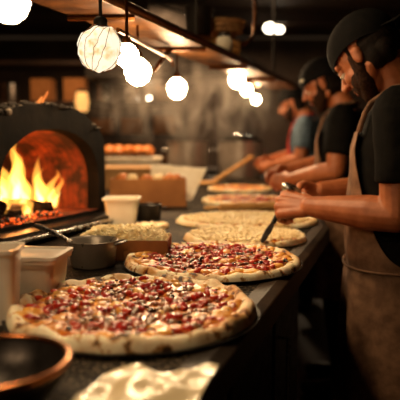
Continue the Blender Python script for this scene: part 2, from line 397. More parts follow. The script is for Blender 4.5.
def pizza(label, loc, R, seed, mix, crust='crust', golden=False, crumb=300, cheese=0, rim=.021, group=None):
    t = thing('pizza', label, 'pizza', loc, seed*.7, group)
    build('crust', dough_mesh(R, seed, rim=rim), crust, t)
    z = .014
    if cheese:
        build('sauce', disc_mesh(R*.84, seed, z+.002, .0016), 'melt', t)
        def f():
            r = R*.86*math.sqrt(random.random()); a = random.uniform(0, 2*PI); return Vector((r*math.cos(a), r*math.sin(a), z+.004+random.random()*.007)), 1
        tag(build('shredded_cheese', shreds_mb(f, cheese, .019, .0028), 'cheese', t), kind='stuff')
    else:
        build('sauce', disc_mesh(R*.88, seed, z, .0018), 'sauce', t)
        me = MB()
        for _ in range(80):                                 # molten blisters near the rim and between the toppings
            rr = R*(random.uniform(.74, .88) if random.random() < .85 else random.uniform(.1, .7)); a = random.uniform(0, 2*PI); q = random.uniform(.012, .026)
            me.ell((rr*math.cos(a), rr*math.sin(a), z+.001), (q, q*random.uniform(.5, .9), random.uniform(.004, .009)), Matrix.Rotation(a+1, 3, 'Z'), nu=12, nv=8)
        tag(build('melted_cheese', me, 'melt', t, wrinkle=.003, wscale=70), kind='stuff')
    lim = R*.84
    for name, n in mix:
        for _ in range(n):
            r = lim*math.sqrt(random.random()); a = random.uniform(0, 2*PI)
            share(name, random.choice(TOP[name]), t, (r*math.cos(a), r*math.sin(a), z+.002+random.random()*.004), (random.uniform(-.4, .4), random.uniform(-.4, .4), random.uniform(0, 6.28)), random.uniform(.75, 1.35))
    if crumb:
        crumbs('topping_crumbs', lim, crumb, z+.003, 'mushroom' if seed == 1 else 'tomato', t)
    return t
def tray(name, label, loc, R):
    mb = MB().lathe([(.001, 0), (R*.94, 0), (R, .008), (R+.004, .008), (R*.95, -.0015+.003), (.001, .003)], n=64)
    return tag(build(name, mb, 'iron', loc=loc), label, 'tray', 'round trays under the baked pizzas')
P1 = at(134, 318.5, 1.065); P1.z = CT
P2 = at(213, 269, 1.507); P2.z = CT
P3 = at(245, 241.5, 1.89); P3.z = CT
P4 = at(246, 225, 2.28); P4.z = CT
tray('pizza_tray', 'thin dark round tray under the big front pizza', P1+Vector((0, 0, .001)), .225)
tray('pizza_tray', 'thin dark round tray under the second red topped pizza', P2+Vector((0, 0, .001)), .223)
TZ = Vector((0, 0, .0045))
pizza('largest front pizza with mushrooms tomato and a charred pale crust', P1+TZ, .222, 1, [('tomato_chunk', 75), ('mushroom_slice', 98), ('ham_piece', 90), ('onion_piece', 14), ('pepper_piece', 60), ('olive_piece', 8)], crumb=260, rim=.025)
pizza('second pizza, topped with red tomato, ham and olives, behind the front one', P2+TZ, .222, 2, [('tomato_chunk', 50), ('pepper_piece', 60), ('ham_piece', 100), ('mushroom_slice', 50), ('olive_piece', 50), ('herb_leaf', 30), ('onion_piece', 20)], crumb=250, rim=.019)
o3 = pizza('raw pizza covered with white cheese right under the spatula tip', P3, .17, 3, [], 'crust_pale', cheese=1500, rim=.02); o3.rotation_euler = (0, 0, 0); o3.scale = (1.15, 1, 1)
o4 = pizza('raw white cheese pizza beyond the one under the spatula', P4, .208, 4, [], 'crust_pale', cheese=1700, rim=.02); o4.rotation_euler = (0, 0, 0); o4.scale = (1.3, 1, 1)
q = at(248, 199, 3.02); q.z = CT
pizza('orange topped pizza beyond the rolling pin', q, .235, 5, [('ham_piece', 45), ('pepper_piece', 35), ('onion_piece', 30)], 'crust_pale', crumb=60, rim=.02)
q = at(240, 187, 3.75); q.z = CT
pizza('farthest pizza, in front of the big steel pots', q, .2, 6, [('ham_piece', 20), ('onion_piece', 25)], 'crust_pale', crumb=60, rim=.02)
q = at(152, 228, 2.16); q.z = CT
fl = dough_mesh(.062, 12, th=.01, rim=.014); tag(build('flatbread', fl, 'crust_pale', loc=q), 'small pale flatbread behind the shredded cheese box', 'bread')

# rolling pin
a_ = Vector((.085, 2.60, CT+.022)); b_ = Vector((.37, 2.66, CT+.022)); dd = (b_-a_).normalized()
rp = thing('rolling_pin', 'pale wooden rolling pin lying behind the white cheese pizzas', 'rolling pin', a_)
mb = MB(); L_ = (b_-a_).length
mb.tube([dd*t for t in (0, .005, .1, L_-.005, L_)], [.016, .021, .022, .021, .016], 20); build('roller', mb, 'wood', rp)
for e, s_ in ((Vector((0, 0, 0)), -1), (dd*L_, 1)):
    build('handle', MB().tube([e-dd*s_*.004, e+dd*s_*.02, e+dd*s_*.05, e+dd*s_*.07], [.008, .008, .012, .006], 14), 'wood', rp)

# crumpled parchment at the near edge
def sheet(nx, ny, fn):
    mb = MB(); vs = [fn(i/nx, j/ny) for j in range(ny+1) for i in range(nx+1)]
    return mb.add(vs, [(j*(nx+1)+i, j*(nx+1)+i+1, (j+1)*(nx+1)+i+1, (j+1)*(nx+1)+i) for j in range(ny) for i in range(nx)])
def pf(u, v):
    x = -.165 + .145*u + .045*v; y = .62 + .165*v + .01*math.sin(u*9) ; p = Vector((x, y, 0))
    z = CT + .004 + .006*(1+noise.noise(p*30)) + .008*abs(noise.noise(p*18+Vector((3, 1, 0))))
    return Vector((x, y, z))
tag(build('parchment_sheet', sheet(50, 36, pf), 'foil', solid=.0008), 'crumpled shiny pale paper at the near edge of the counter', 'paper')

# dark bowl with copper rim, front left
bx = at(-4, 385, .70); bx.z = CT
bw = thing('mixing_bowl', 'round dark bowl with shiny copper rim in the near left corner', 'bowl', (bx.x-.005, bx.y, CT))
build('bowl_body', MB().lathe([(.001, 0), (.045, 0), (.07, .012), (.088, .035), (.094, .052), (.088, .052), (.082, .036), (.064, .017), (.04, .007), (.001, .006)], n=56), 'dark_steel', bw)
build('rim', MB().tube([(.0915*math.cos(2*PI*i/48), .0915*math.sin(2*PI*i/48), .053) for i in range(48)], .0045, 10, closed=True), 'copper_rim', bw)

# ------------------------------------------------------------------ plastic tubs
def rrect(w_, d_, r, z, n=6):
    pts = []
    for cx, cy, a0 in ((w_/2-r, d_/2-r, 0), (-w_/2+r, d_/2-r, PI/2), (-w_/2+r, -d_/2+r, PI), (w_/2-r, -d_/2+r, 1.5*PI)):
        for k in range(n+1):
            a = a0+PI/2*k/n; pts.append(Vector((cx+r*math.cos(a), cy+r*math.sin(a), z)))
    return pts
def tub(name, label, loc, w_, d_, h, mat, rz=0, lid=True, fill='food_mix', group=None, taper=.86):
    t = thing(name, label, 'tub', loc, rz, group); r = .016
    rings = [rrect(w_*taper, d_*taper, r, 0), rrect(w_*taper, d_*taper, r, .002), rrect(w_, d_, r, h), rrect(w_+.01, d_+.01, r, h), rrect(w_+.01, d_+.01, r, h-.006), rrect(w_+.012, d_+.012, r, h+.002), rrect(w_-.004, d_-.004, r, h+.001), rrect(w_*taper-.005, d_*taper-.005, r, .004)]
    build('tub_body', MB().loft(rings), mat, t)
    if lid: build('lid', MB().loft([rrect(w_+.012, d_+.012, r, h+.003), rrect(w_+.016, d_+.016, r, h+.003), rrect(w_+.016, d_+.016, r, h+.009), rrect(w_-.004, d_-.004, r, h+.010), rrect(w_-.01, d_-.01, r, h+.006)]), mat, t)
    if fill: build('food_filling', MB().loft([rrect(w_*taper-.008, d_*taper-.008, .013, .005), rrect(w_*.93-.008, d_*.93-.008, .013, h*.62), rrect(w_*.5, d_*.5, .013, h*.72)]), fill, t, wrinkle=.002, wscale=40)
    return t
p = at(29, 303, 1.17)
tub('plastic_tub', 'milky lidded plastic tub at left edge beside the front pizza', (p.x-.008, 1.20, CT), .142, .11, .084, 'plastic', rz=-.1)
tub('plastic_tub', 'smaller cut off tub of pale food at the far left edge, nearest the bowl', (-.365, 1.04, CT), .09, .08, .13, 'plastic', rz=.1, lid=False)
p = at(121, 226, 2.2)
tub('food_tub', 'open white plastic tub beside the right side of the oven', (p.x, 2.24, CT), .125, .11, .10, 'plastic_w', lid=False, fill='food_mix', taper=.8)

# saucepan
sp = at(91, 266, 1.47)
pan = thing('saucepan', 'small dull steel saucepan with long handle below the oven mouth', 'saucepan', (sp.x, 1.50, CT))
build('pan_body', MB().lathe([(.001, .0), (.05, 0), (.056, .006), (.061, .062), (.065, .066), (.063, .068), (.058, .062), (.053, .008), (.001, .006)], n=48), 'pot_steel', pan)
build('food_filling', MB().lathe([(.001, .03), (.054, .03), (.056, .04), (.001, .046)], n=32), 'olive', pan)
build('long_handle', MB().tube([(-.058, .01, .058), (-.075, .02, .066), (-.11, .045, .078), (-.155, .08, .088), (-.17, .09, .09)], [.006, .005, .0065, .0075, .006], 12), 'steel', pan)
build('side_handle', MB().tube([(.058, -.02, .058), (.078, -.016, .062), (.084, .0, .063), (.078, .016, .062), (.058, .02, .058)], .0035, 8), 'old_steel', pan)

# ------------------------------------------------------------------ cardboard boxes
def open_box(name, label, loc, w_, d_, h, mat, rz=0, t_=.004, group=None):
    t = thing(name, label, 'box', loc, rz, group)
    mb = MB().box((0, 0, .003), (w_, d_, .006))
    for sx in (-1, 1): mb.box((sx*(w_/2-t_/2), 0, h/2+.001), (t_, d_, h))
    for sy in (-1, 1): mb.box((0, sy*(d_/2-t_/2), h/2+.001), (w_-2*t_, t_, h))
    build('box_body', mb, mat, t, sm=False, bevel=.0008); return t
def heap(w_, d_, z, hh, n=22):
    def f(u, v):
        x = (u-.5)*w_; y = (v-.5)*d_; e = min(u, 1-u, v, 1-v)*2
        p = Vector((x, y, 0)); return Vector((x, y, z + hh*min(1, e*2.6)**.6*(1+.35*noise.noise(p*30)) ))
    return sheet(n, n, f)
cb = at(121, 262, 1.56)
cx, cy = cb.x+.004, 1.615
box1 = open_box('cardboard_tray', 'shallow cardboard box heaped with shredded white cheese', (cx, cy, CT), .245, .12, .054, 'card', rz=-.04)
ch = thing('cheese_heap', 'heap of shredded white cheese filling the shallow cardboard box', 'cheese', (cx, cy, CT), -.04)
build('cheese_mound', heap(.228, .104, .042, .030), 'cheese', ch)
def fs_():
    u, v = random.random(), random.random(); e = min(u, 1-u, v, 1-v)*2
    x = (u-.5)*.225; y = (v-.5)*.102; return Vector((x, y, .046+.028*min(1, e*2.6)**.6*(1+.35*noise.noise(Vector((x, y, 0))*30))+random.random()*.008)), 2
tag(build('cheese_shreds', shreds_mb(fs_, 1100, .016, .0026), 'cheese', ch), kind='stuff')

# deep brown box with dough in it, dark pot in front, draped paper
bp_ = at(146, 219, 2.75)
open_box('cardboard_box', 'deep brown cardboard box of rolls behind the white tub', (bp_.x, 2.92, CT), .36, .2, .13, 'card', rz=.05)
k = 0
for lx, c in ((-.13, 'bread'), (-.075, 'dough'), (-.01, 'bread'), (.05, 'dough'), (.1, 'bread'), (.135, 'bread')):
    k += 1
    mb = chunk(.075, .10, .06, k*3.1); o = build('bread_roll', mb, c, sub=1, loc=(bp_.x+lx, 2.90+.02*math.sin(k*2), CT+.125))
    tag(o, ['golden roll at the left end of the deep cardboard box', 'pale roll next to the leftmost roll in the box', 'golden roll left of middle in the deep box', 'pale roll right of middle in the deep box', 'golden roll, second from right in the deep box', 'golden roll at the right end of the deep box'][k-1], 'bread', 'rolls in the deep cardboard box')
    # the roll rests on the bread below
tag(build('bread_layer', MB().box((bp_.x, 2.92, CT+.052), (.335, .175, .085), .05), 'food_mix', bevel=.01), 'layer of baked goods filling the deep cardboard box', 'bread', kind='stuff')
pt = at(147, 224, 2.3)
pot = thing('dark_pot', 'small dark pot standing in front of the deep cardboard box', 'pot', (pt.x, 2.36, CT))
build('pot_body', MB().lathe([(.001, 0), (.042, 0), (.05, .008), (.052, .06), (.055, .063), (.052, .065), (.048, .06), (.045, .01), (.001, .008)], n=36), 'dark_steel', pot)
build('food_filling', MB().lathe([(.001, .04), (.046, .04), (.046, .05), (.001, .056)], n=24), 'food_mix', pot)
for s_ in (-1, 1): build('loop_handle', MB().tube([(s_*.05, -.014, .05), (s_*.064, -.01, .052), (s_*.066, .01, .052), (s_*.05, .014, .05)], .003, 8), 'dark_steel', pot)
def cf(u, v):                             # a sheet that leans over the box corner and falls to the counter
    a = at(150+57*u, 170, 3.16); b = at(152+39*u, 202, 3.05)
    x = a.x*(1-v)+b.x*v; y = 3.20*(1-v)+3.07*v + .02*math.sin(u*3); z = (CT+.185-.02*u)*(1-v)+(CT+.006)*v
    n_ = noise.noise(Vector((x*14, y*9, z*9)))
    return Vector((x, y+n_*.012, z+n_*.01 if v < .98 else z))
tag(build('paper_sheet', sheet(26, 26, cf), 'paper', solid=.001), 'large white paper sheet leaning beside the deep cardboard box', 'paper')

# wooden peel leaning on the pot
pa = at(214, 181, 4.35); pa.z = CT+.012; pb = at(252, 157, 4.68)
pe = thing('wooden_peel', 'wooden peel with its handle leaning up to the right against the pots', 'peel', pa)
dv = (pb-pa); build('peel_handle', MB().tube([Vector((0, 0, 0)), dv*.5, dv], [.016, .014, .015], 12), 'wood', pe)
ax = dv.normalized(); sd = ax.cross(Vector((0, 0, 1))).normalized(); bl = MB()
sh = Vector((ax.x, ax.y, 0)).normalized(); sd = sh.cross(Vector((0, 0, 1)))
rg = []
for s_, w_ in ((.0, .02), (-.03, .06), (-.08, .095), (-.16, .1), (-.22, .075), (-.235, .04)):
    c = sh*s_; rg.append([c+sd*w_+Vector((0, 0, .004)), c-sd*w_+Vector((0, 0, .004)), c-sd*w_-Vector((0, 0, .005)), c+sd*w_-Vector((0, 0, .005))])
build('peel_blade', bl.loft(rg), 'wood', pe, sm=False, bevel=.002)

# ------------------------------------------------------------------ stock pots
def stockpot(label, x, y, r, h, mat, lid=True):
    t = thing('stockpot', label, 'pot', (x, y, CT))
    build('pot_body', MB().lathe([(.001, 0), (r-.01, 0), (r, .01), (r, h-.01), (r+.006, h-.006), (r+.006, h), (r-.006, h), (r-.006, .012), (.001, .008)], n=56), mat, t)
    if lid:
        l = build('pot_lid', MB().lathe([(.001, h+.070), (r*.3, h+.066), (r*.6, h+.052), (r*.85, h+.028), (r*.97, h+.010), (r+.006, h+.004), (r+.006, h+.001), (.001, h+.001)][::-1], n=48), 'lid_steel', t)
        build('lid_knob', MB().lathe([(.001, h+.068), (.008, h+.068), (.008, h+.08), (.018, h+.084), (.018, h+.09), (.001, h+.094)], n=20), 'iron', l)
    for s_ in (-1, 1): build('loop_handle', MB().tube([(s_*r, -.04, h*.78), (s_*(r+.035), -.035, h*.78), (s_*(r+.035), .035, h*.78), (s_*r, .04, h*.78)], .006, 8), 'steel', t)
    return t
A = at(189, 172, 4.5); stockpot('left one of the two big steaming steel pots, uncovered', A.x-.02, 4.92, .165, .30, 'pot_steel', lid=False)
B = at(240, 172, 4.5); stockpot('right big steel pot with a shiny lid', B.x+.035, 5.04, .185, .30, 'pot_steel')
# ladle-like bright utensil, trays and boxes on the far left
def stack_box(name, label, x, y, z, w_, d_, h, mat, cat='box', lidm=None, group=None):
    t = thing(name, label, cat, (x, y, z), 0, group)
    build('box_body', MB().box((0, 0, h/2), (w_, d_, h)), mat, t, sm=False, bevel=.006)
    build('lid', MB().box((0, 0, h+.008), (w_+.02, d_+.02, .02)), lidm or mat, t, sm=False, bevel=.005); return t
stack_box('dough_box', 'pale dough box behind the deep cardboard box', at(127, 170, 3.9).x, 3.95, CT, .32, .3, .12, 'card_pale')
stack_box('dough_box', 'grey lidded box left of the steaming pot, under the bread tray', at(133, 160, 4.6).x, 4.72, CT, .4, .34, .16, 'paper')
t = thing('bread_tray', 'metal tray of golden loaves on the grey lidded box', 'tray', (at(127, 152, 4.6).x, 4.72, CT+.178))
build('tray_body', MB().box((0, 0, .008), (.38, .28, .016)), 'old_steel', t, sm=False, bevel=.003)
for i in range(5):
    tag(build('loaf', chunk(.11, .17, .09, i+.5), 'bread', sub=1, loc=(at(127, 152, 4.6).x-.15+.075*i, 4.70, CT+.178+.05)), ['leftmost golden loaf on the metal tray', 'second golden loaf from the left on the metal tray', 'middle golden loaf on the metal tray', 'second golden loaf from the right on the metal tray', 'rightmost golden loaf on the metal tray'][i], 'bread', 'loaves on the metal tray')

# ------------------------------------------------------------------ oven (its front faces the cooks, parallel to the counter)
n_out = Vector((.922, -.387, 0)); e_ = Vector((-.387, -.922, 0))          # outwards, and along the front towards the camera
R0 = Vector((-.366, 2.31, CT))
orz = math.atan2(e_.y, e_.x)
ov = thing('pizza_oven', 'black arched wood fired oven with flames at the left', 'oven', R0, orz)
# local x = along the front towards the camera, local y = outwards (front) is +y? check handedness
loc_out = Matrix.Rotation(-orz, 3, 'Z') @ n_out
SY = 1 if loc_out.y > 0 else -1          # SY*y is outwards
def arch(x0, x1, zs, zt, n=26, zb=0):
    cx = (x0+x1)/2; hw = (x1-x0)/2
    pts = [Vector((x0, 0, zb))]
    for i in range(n+1):
        a = PI*i/n; pts.append(Vector((cx-hw*math.cos(a), 0, zs+(zt-zs)*max(0, math.sin(a))**.8)))
    pts.append(Vector((x1, 0, zb))); return pts
W = .66
outer = arch(0, W, .27, .435); inner = arch(.045, W-.075, .16, .355, zb=.055)
def ring_at(pts, y, jit=0, s=1.0):
    out = []
    for p in pts:
        j = 1 + jit*noise.noise(Vector((p.x*9, y*9, p.z*9)))
        out.append(Vector(((p.x-W/2)*s*j+W/2, SY*y, p.z*(s*j if p.z > .06 else 1))))
    return out
sh_ = MB(); m_ = len(outer)
def strip(mb, A_, B_):
    n = len(A_); mb.add(A_+B_, [(i, i+1, n+i+1, n+i) for i in range(n-1)])
front = ring_at(outer, 0, .02); fin = ring_at(inner, 0, .015)
strip(sh_, front, fin)                                        # black front face
strip(sh_, fin, ring_at(inner, -.05, .015, .985)); 
sh_.add([front[0], fin[0], fin[-1], front[-1]], [(0, 1, 2, 3)])
build('front_arch', sh_, 'crock', ov, sm=False)
bd = MB(); rs_ = [ring_at(outer, 0, .02), ring_at(outer, .0-.06, .03, 1.0), ring_at(outer, -.2, .03, 1.0), ring_at(outer, -.45, .03, .98), ring_at(outer, -.62, .03, .93)]
for a, b in zip(rs_[:-1], rs_[1:]): strip(bd, a, b)
bd.add(rs_[-1], [tuple(range(m_))]); bd.add([rs_[0][0], rs_[0][-1], rs_[-1][-1], rs_[-1][0]], [(0, 1, 2, 3)])
build('oven_body', bd, 'crock', ov, sm=False)
# crusty ridge on the crown
rd = MB()
for i in range(90):
    q = outer[1+int(random.triangular(2, m_-4, m_*.55))]; rd.ell((q.x+random.uniform(-.02, .02), SY*random.uniform(-.12, .006), q.z-.002+random.uniform(-.003, .004)), (random.uniform(.006, .022), random.uniform(.008, .02), random.uniform(.004, .012)), Matrix.Rotation(random.random()*6, 3, 'Z'), nu=8, nv=5)
tag(build('crusty_top', rd, 'soot', ov, sm=False), kind='stuff')
ch_ = MB(); cr = [ring_at(inner, -.048, .015, .985), ring_at(inner, -.2, .02, .98), ring_at(inner, -.4, .02, .9), ring_at(inner, -.52, .02, .7)]
for a, b in zip(cr[:-1], cr[1:]): strip(ch_, a, b)
ch_.add(cr[-1], [tuple(range(len(inner)))]); build('fire_chamber', ch_, 'brick', ov, sm=True)
build('hearth', MB().box((W/2, SY*-.27, .047), (W-.08, .53, .016)), 'brick', ov, sm=False)
build('ledge', MB().box((W/2-.01, SY*.035, .030), (W+.02, .075, .022)), 'dark_steel', ov, sm=False, bevel=.004)
build('ledge_bar', MB().tube([(-.02, SY*.08, .022), (W, SY*.08, .022)], .008, 10), 'steel', ov)
def ovp(x, y, z): return R0 + Matrix.Rotation(orz, 3, 'Z') @ Vector((x, SY*y, z))
# logs
lg = [((.30, -.12, .085), (.50, -.09, .075), .026), ((.27, -.05, .08), (.40, -.16, .10), .022), ((.36, -.2, .08), (.52, -.06, .11), .022), ((.44, -.045, .075), (.56, -.10, .08), .02)]
lab = ['charred log lying in the middle of the fire', 'short charred log at the right end of the fire', 'charred log leaning over the fire', 'charred log at the left front of the fire']
for (a, b, r), lb in zip(lg, lab):
    a, b = ovp(*a), ovp(*b); d_ = b-a
    mb = MB().tube([a+d_*t for t in (0, .02, .2, .4, .6, .8, .98, 1)], [r*.8, r, r*1.05, r*.95, r*1.08, r, r*.95, r*.7], 14)
    for v in mb.v: v += Vector((noise.noise(v*40), noise.noise(v*40+Vector((9, 0, 0))), noise.noise(v*40+Vector((0, 9, 0)))))*.007
    tag(build('fire_log', mb, 'log', sm=False), lb, 'log', 'logs burning in the oven')
em = MB()
for _ in range(260):
    c = ovp(random.uniform(.26, .58), random.uniform(-.26, -.015), .058+random.random()*.016); s_ = random.uniform(.006, .014)
    em.ell(c, (s_, s_*.8, s_*.7), Matrix.Rotation(random.random()*6, 3, 'X'), nu=6, nv=4)
tag(build('ember_bed', em, 'ember', sm=False), 'bed of glowing embers on the oven floor', 'embers', kind='stuff')
def tongue(base, h, w_, lean, seed, th=.6):
    mb = MB(); rings = []; n = 22
    for i in range(n+1):
        t_ = i/n; r = w_*(max(0, math.sin(PI*min(1, t_*.9+.12)))**.8)*(1-t_)**.45 + .0008
        sw = Vector((noise.noise(Vector((t_*2.6, seed, 0)))*.075*t_*(h/.15), noise.noise(Vector((t_*2, seed, 5)))*.03*t_, 0))
        c = Vector(base) + Vector((lean*t_*t_, 0, h*t_)) + sw
        rings.append([c+Vector((r*math.cos(2*PI*j/14)*(1+.3*noise.noise(Vector((t_*6, j*.6, seed)))), SY*0+th*r*math.sin(2*PI*j/14), 0)) for j in range(14)])
    return mb.loft(rings)
fl = thing('fire', 'bright yellow flames burning in the left part of the oven', 'fire', R0, orz)
fls = [(0.490, -.07, 0.108, 0.030, -.01), (0.450, -.12, 0.162, 0.043, -.01), (0.410, -.16, 0.205, 0.043, -.02), (0.370, -.10, 0.140, 0.043, -.01), (0.330, -.16, 0.281, 0.043, -.02), (0.290, -.14, 0.227, 0.043, -.01), (0.250, -.12, 0.162, 0.038, -.02), (0.210, -.15, 0.205, 0.036, -.02), (0.170, -.13, 0.151, 0.034, -.03), (0.130, -.14, 0.130, 0.025, -.02), (0.390, -.06, 0.076, 0.030, 0), (0.270, -.2, 0.259, 0.038, .01), (0.470, -.16, 0.216, 0.034, 0), (.53, -.1, .15, .04, 0), (.56, -.15, .2, .04, 0), (.33, -.22, .25, .03, .02), (.42, -.2, .25, .032, -.03)]
for i, (x, y, h, w_, ln) in enumerate(fls):
    build('flame', tongue((x, SY*y, .062), h, w_, ln, i*3.7+1), 'flame', fl)
    build('flame', tongue((x, SY*y, .064), h*.55, w_*.5, ln*.3, i*3.7+1), 'flame_core', fl)
fp = ovp(.40, -.10, .12)
pl = bpy.data.lights.new('fire_light', 'POINT'); pl.energy = 3.2*FIRE; pl.color = (1, .34, .08); pl.shadow_soft_size = .05
po = bpy.data.objects.new('fire_light', pl); COL.objects.link(po); po.location = fp
fp = ovp(.28, -.28, .10)
pl = bpy.data.lights.new('fire_back_light', 'POINT'); pl.energy = .9*FIRE; pl.color = (1, .30, .06); pl.shadow_soft_size = .08
po = bpy.data.objects.new('fire_back_light', pl); COL.objects.link(po); po.location = fp
# kindling on top of the oven
for i, (a, b, lb) in enumerate((((40, 106, 2.06), (48, 92, 2.1), 'longer thin stick standing on the oven crown'), ((36, 106, 2.0), (42, 97, 2.02), 'shorter thin stick standing on the oven crown'))):
    tag(build('kindling_stick', MB().tube([at(*a), at(*b)], [.006, .004], 6), 'bread', sm=False), lb, 'stick')

# ------------------------------------------------------------------ overhead rack and lamps
sd = Vector((.347, 1, 0)).normalized()
rk = thing('overhead_shelf', 'long copper coloured shelf running above the counter', 'shelf', (-.36, 1.0, 1.62))
def shelf_pt(y, off, z): return Vector((-.36+.347*(y-1.795)+off, y, z))-Vector((-.36, 1.0, 1.62))
HB = CAMZ+.35
mb = MB().add([shelf_pt(y, o_, z) for y in (.95, 4.25) for o_, z in ((0, HB), (.19, HB), (.19, HB+.018), (0, HB+.018))], [(0, 1, 2, 3), (7, 6, 5, 4), (0, 4, 5, 1), (1, 5, 6, 2), (2, 6, 7, 3), (3, 7, 4, 0)])
build('shelf_board', mb, 'copper', rk, sm=False, bevel=.003)
for o_ in (0.006, .184):
    build('shelf_lip', MB().tube([shelf_pt(.95, o_, HB+.02), shelf_pt(4.25, o_, HB+.02)], .012, 10), 'bronze', rk)
for y in (1.3, 2.5, 3.9):
    build('hanger_rod', MB().tube([shelf_pt(y, .1, HB+.01), shelf_pt(y, .1, 2.70)], .007, 8), 'iron', rk)
for y in (1.15, 1.75, 2.35, 2.95, 3.55):
    build('cross_brace', MB().tube([shelf_pt(y, .0, HB-.008), shelf_pt(y, .19, HB-.008)], .008, 8), 'bronze', rk)
# lamps: (pixel, pixel, distance, radius)
def lamp(px, py, Y, r, label, drop, kind='bulb', squash=1.0, tilt=0.0):
    c = at(px, py, Y); t = thing('hanging_bulb', label, 'lamp', c)
    hz = drop
    build('socket', MB().lathe([(.001, r*.75), (r*.34, r*.8), (r*.36, r*1.3), (r*.3, r*1.5), (.001, r*1.55)], n=20), 'bronze', t)
    build('stem', MB().tube([(0, 0, r*1.4), (0, 0, hz)], .004, 8), 'bronze', t)
    prof = [(.001, -r*1.02*squash), (r*.4, -r*.93*squash), (r*.78, -r*.62*squash), (r, -r*.05), (r*.93, r*.38), (r*.66, r*.75), (r*.36, r*.98), (.001, r)]
    build('bulb_glass', MB().lathe(prof, n=24), kind, t)
    return t, c
G = 'bulbs hanging under the copper shelf'
lamps = []
lamps.append(lamp(9, 2, .92, .030, 'blurred bulb at the top left corner, nearest of the row', HB-at(9, 2, .92).z))
lamps.append(lamp(127, 56, 1.5, .030, 'bright smooth bulb partly hidden behind the crumpled glass lamp', HB-at(127, 56, 1.5).z))
lamps.append(lamp(138, 72, 1.9, .042, 'round bright bulb right after the crumpled glass lamp', HB-at(138, 72, 1.9).z))
lamps.append(lamp(177, 88, 2.5, .040, 'pear shaped bright bulb hanging lowest under the shelf', HB-at(177, 88, 2.5).z, squash=1.15))
far = [(237, 80, 3.3, .043), (246.5, 90, 3.8, .036), (256, 99.5, 4.2, .030), (239, 67, 3.55, .030), (258, 84, 4.1, .020)]
fl_l = ['largest of the far blurred bulbs, left of its cluster', 'middle bulb of the far blurred cluster', 'lowest right bulb of the far blurred cluster', 'topmost small glow of the far blurred cluster', 'smallest glow right of the far blurred cluster']
M['bulb_dim'] = glow('dim_warm_bulb', rgb(1, .62, .30), 3.0)
for i, ((x, y, Y, r), lb) in enumerate(zip(far, fl_l)): lamps.append(lamp(x, y, Y, r, lb, max(.05, HB-at(x, y, Y).z), kind='bulb' if i < 3 else 'bulb_dim'))
# crumpled glass lamp
c = at(101, 49, 1.38); r = .050
t = thing('glass_lamp', 'crumpled cream glass lamp with thin wires, largest under the shelf', 'lamp', c)
mb = MB().ell((0, 0, 0), (r*1.02, r*.85, r*.98), nu=20, nv=14)
for v in mb.v: v *= 1 + .24*noise.noise(v*34) + .08*noise.noise(v*90)
m_, n_, b_n, o_n = newmat('glowing_crumpled_glass'); tt = tex(n_, 40, 3)
rr_ = ramp(n_, tt.outputs[0], [(.33, rgb(.72, .46, .2)), (.5, rgb(1, .88, .64))]); n_.links.new(rr_.outputs[0], b_n.inputs['Emission Color']); b_n.inputs['Emission Strength'].default_value = 1.0
b_n.inputs['Base Color'].default_value = rgb(.5, .4, .25); b_n.inputs['Roughness'].default_value = .2; M['crumple'] = m_
build('glass_shade', mb, 'crumple', t, sm=False)
wr = MB()
for k in range(6):
    a0 = k*.5+random.random()*.3; pts = []
    for i in range(14):
        u = PI*i/13; v = Vector((math.cos(a0)*math.sin(u)*r*1.06, -abs(math.sin(a0))*math.sin(u)*r*.9-.003, r*1.02*math.cos(u))); v = Matrix.Rotation(.35, 3, 'Y') @ v
        v += Vector((noise.noise(v*60+Vector((k, 0, 0)))*.004, 0, noise.noise(v*50)*.004)); pts.append(v*(1+.12*max(0, noise.noise(v*38))))
    wr.tube(pts, .0007, 5)
build('wire_cage', wr, 'bronze', t)
build('socket', MB().lathe([(.001, r*.8), (.014, r*.85), (.016, r*1.25), (.011, r*1.4), (.001, r*1.45)], n=20), 'iron', t)
build('stem', MB().tube([(0, 0, r*1.3), (0, 0, HB-c.z)], .004, 8), 'iron', t)
# rod and hook by the lamps
tag(build('bent_rod', MB().tube([at(118, 30, 1.6), at(126, 34, 1.66), at(146, 46, 1.95), at(166, 56, 2.3), at(172, 60, 2.4), at(173, 66, 2.42)], .006, 10), 'bronze'), 'thin shiny rod linking the bulbs under the shelf', 'rod')
tag(build('metal_hook', MB().tube([at(170, 50, 2.3), at(163, 58, 2.28), at(156, 68, 2.26), at(154, 72, 2.26)], [.010, .009, .008, .006], 10), 'bronze'), 'bronze arm slanting down between the two bright bulbs', 'hook')
# things on the shelf
zt = HB+.032
def sp_(y, off): return Vector((-.36+.347*(y-1.795)+off, y, zt))
ly = 2.55; c = sp_(ly, .13)
t = thing('stock_pan', 'dark pan standing on the pale crate over the bulbs', 'pan', Vector((-.005, 2.83, zt+.091)))
build('pan_body', MB().lathe([(.001, 0), (.05, 0), (.058, .01), (.064, .12), (.067, .125), (.061, .122), (.053, .012), (.001, .01)], n=36), 'dark_steel', t)
build('long_handle', MB().tube([(-.062, 0, .1), (-.12, 0, .12), (-.2, 0, .14)], .008, 8), 'dark_steel', t)
t = thing('wooden_crate', 'pale slatted crate on the copper shelf under the basket and pan', 'crate', (.06, 2.91, zt), .6); t.scale = (.8, .9, .74)
for z in (.0, .04, .08):
    build('slat', MB().box((0, -.06, z+.016), (.3, .01, .03)), 'wood', t, sm=False, bevel=.001); build('slat', MB().box((0, .06, z+.016), (.3, .01, .03)), 'wood', t, sm=False, bevel=.001)
for x in (-.145, .145): build('end_board', MB().box((x, 0, .056), (.012, .11, .11)), 'wood', t, sm=False, bevel=.001)
build('crate_top', MB().box((0, 0, .116), (.3, .13, .01)), 'wood', t, sm=False)
c = at(218, 33, 2.9); cc = Vector((.115, 2.93, zt+.091))
t = thing('wicker_basket', 'round light brown basket on the pale crate above the copper shelf', 'basket', cc)
